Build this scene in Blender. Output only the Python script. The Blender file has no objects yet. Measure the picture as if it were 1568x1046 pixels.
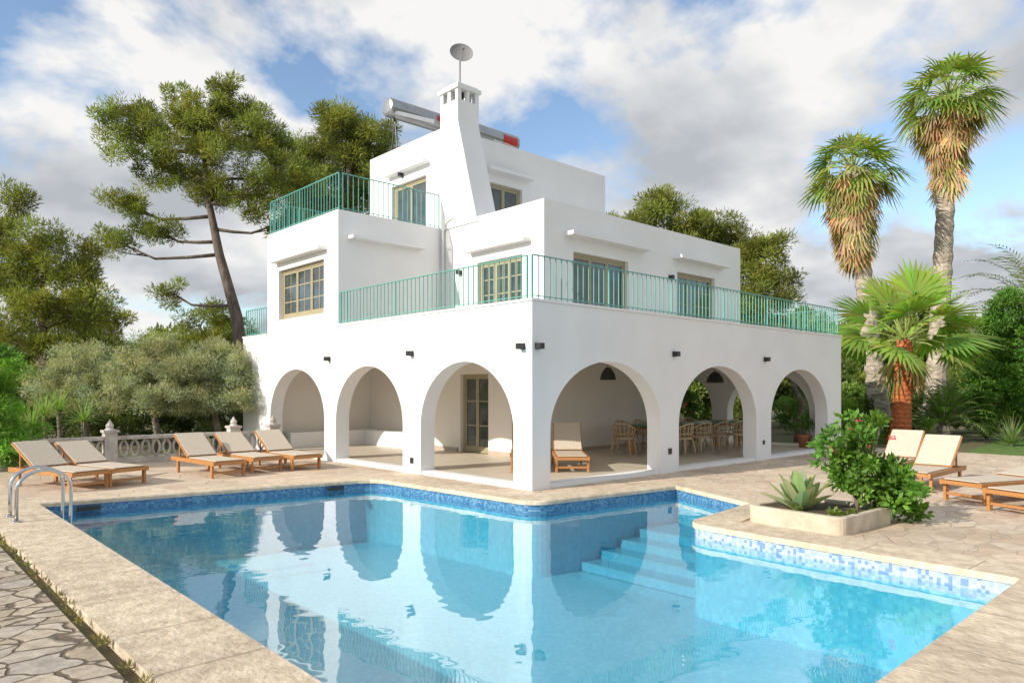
import bpy, math, random, bmesh
import numpy as np
from mathutils import Vector, Matrix
random.seed(7); rng=np.random.default_rng(7)
S=bpy.context.scene
VROT=math.radians(-42.7)
# ---------------------------------------------------------------- helpers
def empty(name,loc=(0,0,0),rz=0):
    o=bpy.data.objects.new(name,None); o.location=loc; o.rotation_euler=(0,0,rz)
    o.empty_display_size=.3; S.collection.objects.link(o); return o
class M:
    def __init__(s): s.v=[];s.f=[];s.m=[]
    def add(s,vs,fs,m=0):
        b=len(s.v); s.v+=[tuple(v) for v in vs]
        for f in fs: s.f.append([b+i for i in f]); s.m.append(m)
    def box(s,x0,x1,y0,y1,z0,z1,m=0,T=None):
        vs=[(x,y,z) for z in (z0,z1) for y in (y0,y1) for x in (x0,x1)]
        if T is not None: vs=[T@Vector(v) for v in vs]
        s.add(vs,[(0,2,3,1),(4,5,7,6),(0,1,5,4),(1,3,7,5),(3,2,6,7),(2,0,4,6)],m)
    def tube(s,pts,rad,seg=8,m=0,caps=True):
        pts=[Vector(p) for p in pts]; n=len(pts)
        if not hasattr(rad,'__len__'): rad=[rad]*n
        ref=None; vs=[]
        for i,p in enumerate(pts):
            t=(pts[min(i+1,n-1)]-pts[max(i-1,0)])
            if t.length<1e-9: t=Vector((0,0,1))
            t.normalize()
            if ref is None: ref=Vector((1,0,0)) if abs(t.x)<.8 else Vector((0,1,0))
            a=(ref-t*ref.dot(t)).normalized(); ref=a; b=t.cross(a)
            for k in range(seg):
                q=2*math.pi*k/seg
                vs.append(p+(a*math.cos(q)+b*math.sin(q))*rad[i])
        fs=[]
        for i in range(n-1):
            for k in range(seg):
                k2=(k+1)%seg
                fs.append((i*seg+k,i*seg+k2,(i+1)*seg+k2,(i+1)*seg+k))
        if caps:
            fs.append(tuple(range(seg))[::-1]); fs.append(tuple((n-1)*seg+k for k in range(seg)))
        s.add(vs,fs,m)
    def lathe(s,c,prof,seg=16,m=0,T=None):
        vs=[];n=len(prof)
        for r,z in prof:
            for k in range(seg):
                q=2*math.pi*k/seg
                v=Vector((r*math.cos(q),r*math.sin(q),z))
                if T is not None: v=T@v
                vs.append(v+Vector(c))
        fs=[]
        for i in range(n-1):
            for k in range(seg):
                k2=(k+1)%seg
                fs.append((i*seg+k,i*seg+k2,(i+1)*seg+k2,(i+1)*seg+k))
        fs.append(tuple(range(seg))[::-1]); fs.append(tuple((n-1)*seg+k for k in range(seg)))
        s.add(vs,fs,m)
    def obj(s,name,mats,parent=None,smooth=False,clean=False,bevel=0,loc=None,rz=0):
        me=bpy.data.meshes.new(name); me.from_pydata(s.v,[],s.f)
        if not isinstance(mats,(list,tuple)): mats=[mats]
        for m in mats: me.materials.append(m)
        me.polygons.foreach_set('material_index',s.m)
        if clean:
            bm=bmesh.new(); bm.from_mesh(me); bmesh.ops.remove_doubles(bm,verts=bm.verts,dist=1e-4)
            bmesh.ops.recalc_face_normals(bm,faces=bm.faces); bm.to_mesh(me); bm.free()
        if smooth: me.polygons.foreach_set('use_smooth',[True]*len(me.polygons))
        me.update()
        o=bpy.data.objects.new(name,me); S.collection.objects.link(o)
        if parent: o.parent=parent
        if loc: o.location=loc
        if rz: o.rotation_euler=(0,0,rz)
        if bevel:
            b=o.modifiers.new('b','BEVEL'); b.width=bevel; b.segments=2; b.limit_method='ANGLE'
        return o
# ---------------------------------------------------------------- materials
def newmat(name):
    m=bpy.data.materials.new(name); m.use_nodes=True; t=m.node_tree; t.nodes.clear()
    o=t.nodes.new('ShaderNodeOutputMaterial'); return m,t,o
def nd(t,ty,**k):
    n=t.nodes.new(ty)
    for a,b in k.items(): setattr(n,a,b)
    return n
def rgba(c): return (c[0],c[1],c[2],1)
def ramp(t,stops,interp='LINEAR'):
    n=t.nodes.new('ShaderNodeValToRGB'); e=n.color_ramp.elements; n.color_ramp.interpolation=interp
    while len(e)<len(stops): e.new(.5)
    for i,(p,c) in enumerate(stops): e[i].position=p; e[i].color=rgba(c) if hasattr(c,'__len__') else (c,c,c,1)
    return n
def mat(name,c1,c2=None,rough=.6,scale=4,bump=0,bscale=30,metal=0,bevel=0,spec=.5,big=None,stretch=None):
    m,t,o=newmat(name); L=t.links.new
    p=nd(t,'ShaderNodeBsdfPrincipled'); L(p.outputs[0],o.inputs[0])
    p.inputs['Roughness'].default_value=rough; p.inputs['Metallic'].default_value=metal
    p.inputs['Specular IOR Level'].default_value=spec
    tc=nd(t,'ShaderNodeTexCoord'); src=tc.outputs['Object']
    if stretch:
        mp=nd(t,'ShaderNodeMapping'); mp.inputs['Scale'].default_value=stretch; L(src,mp.inputs[0]); src=mp.outputs[0]
    n=nd(t,'ShaderNodeTexNoise'); n.inputs['Scale'].default_value=scale; n.inputs['Detail'].default_value=4; L(src,n.inputs['Vector'])
    c2=c2 or tuple(x*.85 for x in c1)
    r=ramp(t,[(.35,c2),(.65,c1)]); L(n.outputs[0],r.inputs[0]); col=r.outputs[0]
    if big:
        n3=nd(t,'ShaderNodeTexNoise'); n3.inputs['Scale'].default_value=big[0]; n3.inputs['Detail'].default_value=4; L(tc.outputs['Object'],n3.inputs['Vector'])
        r3=ramp(t,[(.35,big[1]),(.6,1.0)]); L(n3.outputs[0],r3.inputs[0])
        mx=nd(t,'ShaderNodeMix',data_type='RGBA',blend_type='MULTIPLY'); mx.inputs[0].default_value=1; L(col,mx.inputs[6]); L(r3.outputs[0],mx.inputs[7]); col=mx.outputs[2]
    L(col,p.inputs['Base Color'])
    nrm=None
    if bump:
        n2=nd(t,'ShaderNodeTexNoise'); n2.inputs['Scale'].default_value=bscale; n2.inputs['Detail'].default_value=4; L(src,n2.inputs['Vector'])
        bp=nd(t,'ShaderNodeBump'); bp.inputs['Strength'].default_value=bump; bp.inputs['Distance'].default_value=.02
        L(n2.outputs[0],bp.inputs['Height'])
        nrm=bp.outputs[0]
    if nrm: L(nrm,p.inputs['Normal'])
    return m
def stone(name,cols,joint,scale,jw,bump=.6,warp=.25,bumpn=25,tex=.8):
    m,t,o=newmat(name); L=t.links.new
    p=nd(t,'ShaderNodeBsdfPrincipled'); L(p.outputs[0],o.inputs[0]); p.inputs['Roughness'].default_value=.75
    p.inputs['Specular IOR Level'].default_value=.25
    tc=nd(t,'ShaderNodeTexCoord')
    nw=nd(t,'ShaderNodeTexNoise'); nw.inputs['Scale'].default_value=1.3; nw.inputs['Detail'].default_value=4; L(tc.outputs['Object'],nw.inputs['Vector'])
    va=nd(t,'ShaderNodeVectorMath',operation='MULTIPLY_ADD'); L(nw.outputs['Color'],va.inputs[0]); va.inputs[1].default_value=(warp,warp,0); L(tc.outputs['Object'],va.inputs[2])
    fl=nd(t,'ShaderNodeVectorMath',operation='MULTIPLY'); fl.inputs[1].default_value=(1,1.25,0); L(va.outputs[0],fl.inputs[0])
    v1=nd(t,'ShaderNodeTexVoronoi',feature='F1'); v2=nd(t,'ShaderNodeTexVoronoi',feature='DISTANCE_TO_EDGE')
    for v in (v1,v2): v.inputs['Scale'].default_value=scale; L(fl.outputs[0],v.inputs['Vector'])
    sp=nd(t,'ShaderNodeSeparateColor'); L(v1.outputs['Color'],sp.inputs[0])
    n=len(cols); r=ramp(t,[(i/(n-1)*.9+.05,c) for i,c in enumerate(cols)]); L(sp.outputs[0],r.inputs[0])
    nz=nd(t,'ShaderNodeTexNoise'); nz.inputs['Scale'].default_value=bumpn*.35; nz.inputs['Detail'].default_value=7; nz.inputs['Roughness'].default_value=.65; L(tc.outputs['Object'],nz.inputs['Vector'])
    rz=ramp(t,[(.3,tex),(.7,1.08)]); L(nz.outputs[0],rz.inputs[0])
    mx=nd(t,'ShaderNodeMix',data_type='RGBA',blend_type='MULTIPLY'); mx.inputs[0].default_value=1; L(r.outputs[0],mx.inputs[6]); L(rz.outputs[0],mx.inputs[7])
    msk=ramp(t,[(jw*.4,0),(jw,1)]); L(v2.outputs['Distance'],msk.inputs[0])
    m2=nd(t,'ShaderNodeMix',data_type='RGBA'); L(msk.outputs[0],m2.inputs[0]); m2.inputs[6].default_value=rgba(joint); L(mx.outputs[2],m2.inputs[7])
    nl=nd(t,'ShaderNodeTexNoise'); nl.inputs['Scale'].default_value=.5; nl.inputs['Detail'].default_value=5; L(tc.outputs['Object'],nl.inputs['Vector'])
    rl=ramp(t,[(.3,.80),(.65,1.05)]); L(nl.outputs[0],rl.inputs[0])
    m3=nd(t,'ShaderNodeMix',data_type='RGBA',blend_type='MULTIPLY'); m3.inputs[0].default_value=1; L(m2.outputs[2],m3.inputs[6]); L(rl.outputs[0],m3.inputs[7])
    L(m3.outputs[2],p.inputs['Base Color'])
    ad=nd(t,'ShaderNodeMath',operation='MULTIPLY_ADD'); L(nz.outputs[0],ad.inputs[0]); ad.inputs[1].default_value=.5; L(msk.outputs[0],ad.inputs[2])
    bp=nd(t,'ShaderNodeBump'); bp.inputs['Strength'].default_value=bump; bp.inputs['Distance'].default_value=.02; L(ad.outputs[0],bp.inputs['Height']); L(bp.outputs[0],p.inputs['Normal'])
    return m
def mosaic(name,cell,stops,rough=.2,xy=False,grout=None):
    m,t,o=newmat(name); L=t.links.new
    p=nd(t,'ShaderNodeBsdfPrincipled'); L(p.outputs[0],o.inputs[0]); p.inputs['Roughness'].default_value=rough
    tc=nd(t,'ShaderNodeTexCoord'); s=nd(t,'ShaderNodeSeparateXYZ'); L(tc.outputs['Object'],s.inputs[0])
    if xy: src=tc.outputs['Object']
    else:
        ad=nd(t,'ShaderNodeMath',operation='ADD'); L(s.outputs[0],ad.inputs[0]); L(s.outputs[1],ad.inputs[1])
        cb=nd(t,'ShaderNodeCombineXYZ'); L(ad.outputs[0],cb.inputs[0]); L(s.outputs[2],cb.inputs[1]); src=cb.outputs[0]
    sn=nd(t,'ShaderNodeVectorMath',operation='SNAP'); sn.inputs[1].default_value=(cell,)*3
    of=nd(t,'ShaderNodeVectorMath',operation='ADD'); of.inputs[1].default_value=(.0013,.0017,.0011); L(src,of.inputs[0]); L(of.outputs[0],sn.inputs[0])
    w=nd(t,'ShaderNodeTexWhiteNoise'); L(sn.outputs[0],w.inputs['Vector'])
    r=ramp(t,stops,'CONSTANT'); L(w.outputs['Value'],r.inputs[0]); L(r.outputs[0],p.inputs['Base Color'])
    return m
def leafmat(name,trans=.35,rough=.5):
    m,t,o=newmat(name); L=t.links.new
    a=nd(t,'ShaderNodeAttribute',attribute_name='Col')
    p=nd(t,'ShaderNodeBsdfPrincipled'); p.inputs['Roughness'].default_value=rough; p.inputs['Specular IOR Level'].default_value=.3
    L(a.outputs['Color'],p.inputs['Base Color'])
    tr=nd(t,'ShaderNodeBsdfTranslucent')
    mx=nd(t,'ShaderNodeMix',data_type='RGBA',blend_type='MULTIPLY'); mx.inputs[0].default_value=1; L(a.outputs['Color'],mx.inputs[6]); mx.inputs[7].default_value=(1.5,1.6,.7,1)
    L(mx.outputs[2],tr.inputs[0])
    ms=nd(t,'ShaderNodeMixShader'); ms.inputs[0].default_value=trans; L(p.outputs[0],ms.inputs[1]); L(tr.outputs[0],ms.inputs[2]); L(ms.outputs[0],o.inputs[0])
    return m
PL=mat('white_plaster',(.85,.85,.85),(.82,.82,.82),rough=.85,scale=1.2,bump=.16,bscale=6,spec=.2,big=(.7,.95))
PLI=mat('interior_plaster',(.84,.80,.75),(.80,.77,.72),rough=.85,scale=1.2,bump=.1,bscale=9,spec=.2)
ROOF=mat('roof_screed',(.5,.47,.43),(.42,.4,.37),rough=.9)
TEAL=mat('teal_paint',(.12,.40,.34),(.10,.35,.30),rough=.5)
FRAME=mat('olive_wood_paint',(.40,.35,.22),(.34,.30,.19),rough=.5,scale=20)
GLASS=mat('window_glass',(.07,.085,.09),(.04,.05,.055),rough=.03,spec=1.0)
BLACK=mat('black_metal',(.03,.03,.032),(.02,.02,.02),rough=.4)
STEEL=mat('stainless_steel',(.62,.62,.62),(.55,.55,.55),rough=.15,metal=1)
TANK=mat('tank_metal',(.42,.43,.44),(.36,.37,.38),rough=.35,metal=.7)
RED=mat('red_label',(.6,.03,.03),rough=.4)
WOOD=mat('lounger_wood',(.50,.23,.075),(.38,.165,.05),rough=.5,scale=6,stretch=(6,1,6))
CLOTH=mat('cream_canvas',(.60,.52,.42),(.53,.46,.37),rough=.9,scale=30,bump=.2,bscale=60)
WICK=mat('wicker',(.58,.45,.30),(.44,.33,.2),rough=.7,scale=40,bump=.5,bscale=90)
GRNT=mat('green_tabletop',(.03,.16,.09),(.025,.13,.08),rough=.3)
TILE=mat('arcade_floor_tile',(.66,.58,.47),(.60,.53,.43),rough=.45,scale=2)
COPE=mat('coping_stone',(.74,.62,.47),(.55,.45,.33),rough=.8,scale=7,bump=.8,bscale=20,spec=.25,big=(.9,.84))
JOINT=mat('coping_joint',(.38,.31,.23),(.30,.24,.17),rough=.95)
BALU=mat('cast_stone',(.62,.57,.52),(.5,.46,.42),rough=.85,scale=6,bump=.3,bscale=25,big=(1.5,.75))
PLANTR=mat('planter_stone',(.66,.58,.46),(.52,.44,.33),rough=.85,scale=5,bump=.4,bscale=20,big=(2,.75))
TERRA=mat('terracotta',(.42,.18,.09),(.34,.14,.07),rough=.8)
SOIL=mat('soil',(.12,.085,.055),(.07,.05,.03),rough=.95,scale=12,bump=1,bscale=20)
BARK=mat('pine_bark',(.20,.155,.125),(.10,.075,.06),rough=.9,scale=6,bump=1,bscale=12,stretch=(1,1,.35))
PBARK=mat('palm_bark',(.52,.46,.38),(.26,.21,.16),rough=.9,scale=5,bump=1,bscale=6,stretch=(1,1,2.5))
RBARK=mat('palm_fibre_bark',(.62,.19,.07),(.36,.10,.035),rough=.9,scale=10,bump=1,bscale=14,stretch=(1,1,2))
OBARK=mat('olive_bark',(.22,.18,.14),(.11,.09,.07),rough=.9,scale=8,bump=1,bscale=14)
GROUND=mat('ground_soil_grass',(.10,.12,.045),(.16,.12,.07),rough=.95,scale=.9,bump=.8,bscale=9)
LAWN=mat('lawn',(.13,.22,.04),(.09,.16,.03),rough=.95,scale=3,bump=1,bscale=60)
PAVE=stone('flagstone_paving',[(.66,.51,.37),(.74,.60,.46),(.58,.45,.34),(.76,.64,.50),(.68,.55,.43)],(.50,.39,.29),3.0,.03,bump=.45)
CRAZY=stone('crazy_paving',[(.50,.41,.30),(.62,.53,.41),(.43,.36,.29),(.66,.56,.43),(.52,.46,.39)],(.17,.13,.09),3.6,.055,bump=1,warp=.6,tex=.6)
BAND=mosaic('blue_mosaic_band',.03,[(0,(.05,.15,.30)),(.35,(.07,.20,.37)),(.6,(.10,.25,.40)),(.85,(.16,.31,.44))])
BANDW=mosaic('white_mosaic_band',.035,[(0,(.40,.48,.60)),(.35,(.46,.55,.65)),(.60,(.18,.29,.56)),(.82,(.33,.43,.61))])
POOLT=mosaic('pool_mosaic',.05,[(0,(.095,.46,.64)),(.3,(.11,.49,.67)),(.6,(.125,.515,.69)),(.85,(.145,.55,.72))],xy=True)
STEPM=mosaic('step_mosaic',.05,[(0,(.075,.37,.54)),(.5,(.09,.41,.58))],xy=True)
LEAF=leafmat('leaf'); DRY=leafmat('dry_leaf',.25,.8)
# water
WATER,t,o=newmat('pool_water'); L=t.links.new
tc=nd(t,'ShaderNodeTexCoord'); n1=nd(t,'ShaderNodeTexNoise'); n1.inputs['Scale'].default_value=2.0; n1.inputs['Detail'].default_value=2; L(tc.outputs['Object'],n1.inputs['Vector'])
bp=nd(t,'ShaderNodeBump'); bp.inputs['Strength'].default_value=.15; bp.inputs['Distance'].default_value=.03; L(n1.outputs[0],bp.inputs['Height'])
ge=nd(t,'ShaderNodeNewGeometry'); io=nd(t,'ShaderNodeMapRange'); L(ge.outputs['Backfacing'],io.inputs['Value']); io.inputs['To Min'].default_value=2.3; io.inputs['To Max'].default_value=.64
fr=nd(t,'ShaderNodeFresnel'); L(io.outputs[0],fr.inputs[0]); L(bp.outputs[0],fr.inputs['Normal'])
tr=nd(t,'ShaderNodeBsdfTransparent'); tr.inputs[0].default_value=(.80,.96,.985,1)
gl=nd(t,'ShaderNodeBsdfGlossy'); gl.inputs['Roughness'].default_value=.01; gl.inputs[0].default_value=(1,1,1,1); L(bp.outputs[0],gl.inputs['Normal'])
ms=nd(t,'ShaderNodeMixShader'); L(fr.outputs[0],ms.inputs[0]); L(tr.outputs[0],ms.inputs[1]); L(gl.outputs[0],ms.inputs[2]); L(ms.outputs[0],o.inputs[0])
# ---------------------------------------------------------------- foliage
def unit(a): return a/np.maximum(np.linalg.norm(a,axis=1,keepdims=True),1e-9)
def leafmesh(name,P,D,Ln,W,C,mt,parent,bend=0.0):
    n=len(P); R=unit(np.cross(D,rng.normal(size=(n,3)))); Ln=np.broadcast_to(Ln,(n,))[:,None]; W=np.broadcast_to(W,(n,))[:,None]
    V=np.empty((n,4,3)); V[:,0]=P; V[:,1]=P+D*Ln*.45+R*W*.5; V[:,2]=P+D*Ln; V[:,3]=P+D*Ln*.45-R*W*.5
    if bend: V[:,2,2]-=bend*Ln[:,0]
    quadmesh(name,V,C,mt,parent)
def quadmesh(name,V,C,mt,parent):
    n=len(V)
    me=bpy.data.meshes.new(name); me.vertices.add(n*4); me.loops.add(n*4); me.polygons.add(n)
    me.vertices.foreach_set('co',V.reshape(-1).astype(np.float32))
    me.loops.foreach_set('vertex_index',np.arange(n*4,dtype=np.int32))
    me.polygons.foreach_set('loop_start',np.arange(0,n*4,4,dtype=np.int32))
    me.update(calc_edges=True)
    ca=me.color_attributes.new(name='Col',type='FLOAT_COLOR',domain='POINT')
    cc=np.ones((n,4,4),np.float32); cc[:,:,:3]=np.clip(C,0,1)[:,None,:]
    ca.data.foreach_set('color',cc.reshape(-1)); me.materials.append(mt); me.validate()
    o=bpy.data.objects.new(name,me); S.collection.objects.link(o)
    if parent: o.parent=parent
    return o
def ball(n,p=.45):
    d=unit(rng.normal(size=(n,3))); return d*(rng.random((n,1))**p), d
def clumps(lobes,density,sub_r,nleaf,base,var=.35,up=.5,flat=.7):
    Ps=[];Ds=[];Cs=[];cent=[]
    base=np.array(base)
    for (x,y,z,rx,ry,rz) in lobes:
        m=max(3,int(density*(rx*ry*rz)**(2/3)))
        b,_=ball(m,.4); c=b*np.array([rx,ry,rz])+np.array([x,y,z])
        for q in c:
            k=int(nleaf*rng.uniform(.6,1.4)); r=sub_r*rng.uniform(.6,1.35)
            p,d=ball(k,.5); P=q+p*np.array([r,r,r*flat])
            D=unit(d+np.array([0,0,up])+rng.normal(size=(k,3))*.5)
            tone=rng.uniform(1-var,1+var); hue=rng.uniform(-.12,.12)
            C=base[None,:]*tone*rng.uniform(.75,1.25,(k,1))*np.array([1+hue,1,1-hue])
            Ps.append(P);Ds.append(D);Cs.append(C);cent.append(q)
    return np.concatenate(Ps),np.concatenate(Ds),np.concatenate(Cs),cent
def tree(name,loc,trunk,rads,lobes,density,sub_r,nleaf,Ln,W,base,bark,var=.35,up=.5,br=.05,flat=.7,nb=3):
    e=empty(name,loc,VROT)
    P,D,C,cent=clumps(lobes,density,sub_r,nleaf,base,var,up,flat)
    leafmesh('crown_foliage',P,D,rng.uniform(.7,1.3,len(P))*Ln,W,C,LEAF,e)
    if trunk:
        mb=M(); mb.tube(trunk,rads,8)
        tp=[Vector(p) for p in trunk]
        fine=[tp[i].lerp(tp[i+1],k/5) for i in range(len(tp)-1) for k in range(5)]
        zmin=tp[0].z+(tp[-1].z-tp[0].z)*.3
        cand=[p for p in fine if p.z>=zmin] or fine
        for lb in lobes:
            c=Vector(lb[:3])
            s=min(cand,key=lambda p:(p-c).length+max(0,p.z-c.z+.4)*2)
            mid=s.lerp(c,.55)+Vector((random.uniform(-.2,.2),random.uniform(-.2,.2),-.12*(c-s).length))
            mb.tube([s,s.lerp(mid,.5)+Vector((0,0,-.03)),mid,c],[br*1.6,br*1.3,br,br*.5],6)
            for _ in range(nb):
                q=c+Vector((random.uniform(-1,1)*lb[3]*.8,random.uniform(-1,1)*lb[4]*.8,random.uniform(-.6,.8)*lb[5]))
                s2=mid.lerp(c,random.random())
                mb.tube([s2,s2.lerp(q,.5)+Vector((0,0,-.1)),q],[br*.6,br*.4,br*.15],5)
        mb.obj('trunk_and_limbs',bark,e,smooth=True)
    return e
def fanleaf(out,hub,dirv,R,nseg,wid,col,droop,spread=1.35):
    d=Vector(dirv).normalized(); side=d.cross(Vector((0,0,1)))
    if side.length<.05: side=Vector((1,0,0))
    side.normalize(); up=side.cross(d).normalized()
    tw=random.uniform(-.6,.6); s2=side*math.cos(tw)+up*math.sin(tw); up2=s2.cross(d)
    for k in range(nseg):
        a=(-1+2*k/(nseg-1))*spread
        b=(d*math.cos(a)+s2*math.sin(a)); rr=R*(.78+.22*math.cos(a))*random.uniform(.9,1.05)
        fold=up2*(.10 if k%2 else -.06)
        m=hub+b*rr*.55+fold*.3+Vector((0,0,-droop*.12*rr)); tip=hub+b*rr+Vector((0,0,-droop*rr*random.uniform(.3,.6)))
        w=(s2*math.cos(a)-d*math.sin(a)).normalized()*wid
        c=[x*random.uniform(.8,1.2) for x in col]
        q=hub+b*rr*.12
        out.append(([q-w*.25,q+w*.25,m+w*.5,m-w*.5],c)); out.append(([m-w*.5,m+w*.5,tip+w*.05,tip-w*.05],c))
def palm(name,loc,top,r0,r1,barkm,ngreen,R,pet,nskirt,greens,droop=.6,nseg=15,wid=.09,elmin=-25,skirtlen=1.8,skr=1.0):
    e=empty(name,loc,VROT); mb=M()
    T=Vector(top); pts=[];rd=[]
    N=44
    for i in range(N+1):
        f=i/N; p=Vector((T.x*f+.25*math.sin(f*3)*T.x*.3,T.y*f,T.z*f)); pts.append(p); rd.append((r0+(r1-r0)*f)*(1+.12*(i%2)+random.uniform(-.03,.03))*(1+.35*max(0,.12-f)/.12))
    mb.tube(pts,rd,12)
    g=[]
    hubc=pts[-1]
    for i in range(ngreen):
        az=i*2.39996+random.uniform(-.2,.2); f=(i+.5)/ngreen
        el=math.radians(88-(88-elmin)*f**.75+random.uniform(-6,6))
        d=Vector((math.cos(az)*math.cos(el),math.sin(az)*math.cos(el),math.sin(el)))
        pl=pet*random.uniform(.8,1.1); hub=hubc+d*pl+Vector((0,0,-.10*pl))
        mb.tube([hubc+d*.1,hubc+d*pl*.55+Vector((0,0,.03)),hub],[.03,.02,.013],5,m=1)
        d2=(d+Vector((0,0,-.25))).normalized()
        fanleaf(g,hub,d2,R*random.uniform(.85,1.1),nseg,wid,random.choice(greens),droop)
    dry=[]
    for i in range(nskirt):
        az=random.uniform(0,6.283); f=random.random()**1.3
        z=hubc.z-.1-f*skirtlen; d=Vector((math.cos(az),math.sin(az),random.uniform(-1.1,.1)-f*1.4)).normalized()
        base=Vector((hubc.x,hubc.y,z)); pl=.55*skr*random.uniform(.7,1.2)*(1-f*.45); hub=base+d*pl
        mb.tube([base,hub],[.022,.012],4,m=2)
        d2=(d*.5+Vector((0,0,-1))).normalized(); c=random.choice([(.52,.36,.19),(.60,.46,.28),(.42,.28,.14),(.58,.44,.22),(.30,.32,.10)])
        fanleaf(dry,hub,d2,R*.8*random.uniform(.7,1.1),9,wid*.9,c,.5,.8)
    mb.obj('trunk',[barkm,mat('palm_petiole',(.30,.36,.10)),mat('dry_petiole',(.45,.32,.18))],e,smooth=False)
    for nm,lst,mt in (('fronds',g,LEAF),('dead_skirt',dry,DRY)):
        if lst:
            quadmesh(nm,np.array([[tuple(v) for v in q] for q,_ in lst]),np.array([c for _,c in lst]),mt,e)
    return e
def feather(lst,base,az,el,Lf,n,ll,col,w=.03,droop=.9):
    d=Vector((math.cos(az),math.sin(az),0))
    pts=[]
    for i in range(n+1):
        f=i/n; a=el-droop*f*f*1.6
        p=(pts[-1] if pts else Vector(base))+(d*math.cos(a)+Vector((0,0,math.sin(a))))*(Lf/n) if i else Vector(base)
        pts.append(p)
    side=Vector((-d.y,d.x,0))
    for i in range(2,n+1):
        t=(pts[i]-pts[i-1]).normalized(); f=i/n; l=ll*(math.sin(math.pi*min(1,f*.85+.12))*.9+.1)
        for sg in (-1,1):
            dd=(side*sg+t*.7+Vector((0,0,random.uniform(-.1,.25)))).normalized(); p=pts[i]; c=[x*random.uniform(.75,1.25) for x in col]
            lst.append(([p,p+dd*l*.4+t*w*.5,p+dd*l+Vector((0,0,-.15*l)),p+dd*l*.4-t*w*.5],c))
    return pts
def blade_plant(name,loc,n,Lf,wid,col,trunkh=0,thick=True,elr=(15,85),mt=None,curve=.3):
    e=empty(name,loc); lst=[]; mb=M()
    if trunkh: mb.tube([(0,0,0),(.03,0,trunkh*.5),(0,.02,trunkh)],[.06,.05,.05],8); mb.obj('stem',OBARK,e,smooth=True)
    for i in range(n):
        az=i*2.39996; f=i/n; el=math.radians(elr[1]+(elr[0]-elr[1])*f+random.uniform(-6,6)); l=Lf*random.uniform(.8,1.1)
        d=Vector((math.cos(az),math.sin(az),0)); s=Vector((-d.y,d.x,0)); p=Vector((0,0,trunkh))+d*.03; prev=None
        c=[x*random.uniform(.8,1.2) for x in col]; K=6
        for k in range(K+1):
            q=k/K; a=el-curve*q*q*1.5+ (.15*q if thick else 0); w=wid*(math.sin(math.pi*min(1,q*.62+.28)) if thick else 1-q)*(1 if q<1 else .05)
            if q==1: w=.004
            lip=(Vector((0,0,1))*math.cos(a)-d*math.sin(a))*w*.35
            a1=p-s*w+lip; a2=Vector(p); a3=p+s*w+lip
            if prev: lst.append(([prev[0],prev[1],a2,a1],c)); lst.append(([prev[1],prev[2],a3,a2],c))
            prev=(a1,a2,a3); p=p+(d*math.cos(a)+Vector((0,0,math.sin(a))))*(l/K)
    quadmesh('leaves',np.array([[tuple(v) for v in q] for q,_ in lst]),np.array([c for _,c in lst]),mt or LEAF,e)
    return e
# ---------------------------------------------------------------- pool and ground
def roundpoly(pts,rad,seg=7):
    out=[];n=len(pts)
    for i in range(n):
        p=Vector(pts[i]);a=Vector(pts[i-1]);b=Vector(pts[(i+1)%n]);r=rad[i]
        p0=p+(a-p).normalized()*r;p1=p+(b-p).normalized()*r
        for k in range(seg+1):
            q=k/seg; out.append(((1-q)**2*p0+2*q*(1-q)*p+q*q*p1))
    return out
inner=[(-6.42,-7.0),(-.72,-7.0),(-.60,-3.42),(1.42,-3.2),(2.25,-1.32),(-.88,-.92),(-1.12,3.12),(-6.38,3.95)]
outer=[(-7.1,-7.75),(-.05,-7.75),(-.08,-3.86),(1.72,-3.62),(2.72,-.86),(-.45,-.45),(-.70,3.6),(-7.1,4.45)]
ri=[.05,.05,.35,.05,.05,.35,.45,.1]; ro=[.05,.05,.1,.1,.1,.15,.6,.1]
I=roundpoly(inner,ri); O=roundpoly(outer,ro); n=len(I)
WZ=-.16
COP=empty('pool_coping')
mb=M()
for i in range(n):
    j=(i+1)%n; a,b,c,d=O[i],O[j],I[j],I[i]
    def lip(p,o_,k):
        v=(p-o_).normalized(); return p+v*k
    ai,bi=lip(I[i],O[i],.03),lip(I[j],O[j],.03); aj,bj=lip(I[i],O[i],.012),lip(I[j],O[j],.012)
    ch=[(a,b,-.06),(a,b,.02),(aj,bj,.02),(ai,bi,.002),(ai,bi,-.045),(I[i],I[j],-.045)]
    for q in range(5):
        u,v=ch[q],ch[q+1]
        mb.add([(u[0].x,u[0].y,u[2]),(u[1].x,u[1].y,u[2]),(v[1].x,v[1].y,v[2]),(v[0].x,v[0].y,v[2])],[(0,1,2,3)])
mb.obj('coping_slabs',COPE,COP,clean=True)
mb=M()
for k in range(8):
    a,b=Vector(inner[k]),Vector(inner[(k+1)%8]); c,d=Vector(outer[k]),Vector(outer[(k+1)%8])
    L_=(b-a).length; t_=(b-a).normalized(); sp=.95; m_=int((L_-.9)/sp)
    nn=Vector((t_.y,-t_.x))
    if nn.dot((c+d-a-b)/2)<0: nn=-nn
    wd=abs(nn.dot(c-a)); wd=min(wd,abs(nn.dot(d-b)))
    for q in range(m_+1):
        p=a+t_*(.5+q*sp+random.uniform(-.08,.08)); e0=p; e1=p+nn*(wd-.01); h=t_*.0028
        mb.add([(*(e0-h),.0235),(*(e0+h),.0235),(*(e1+h),.0235),(*(e1-h),.0235)],[(0,1,2,3)])
mb.obj('mortar_joints',JOINT,COP)
pool=empty('swimming_pool')
mb=M(); seglen=8
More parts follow.
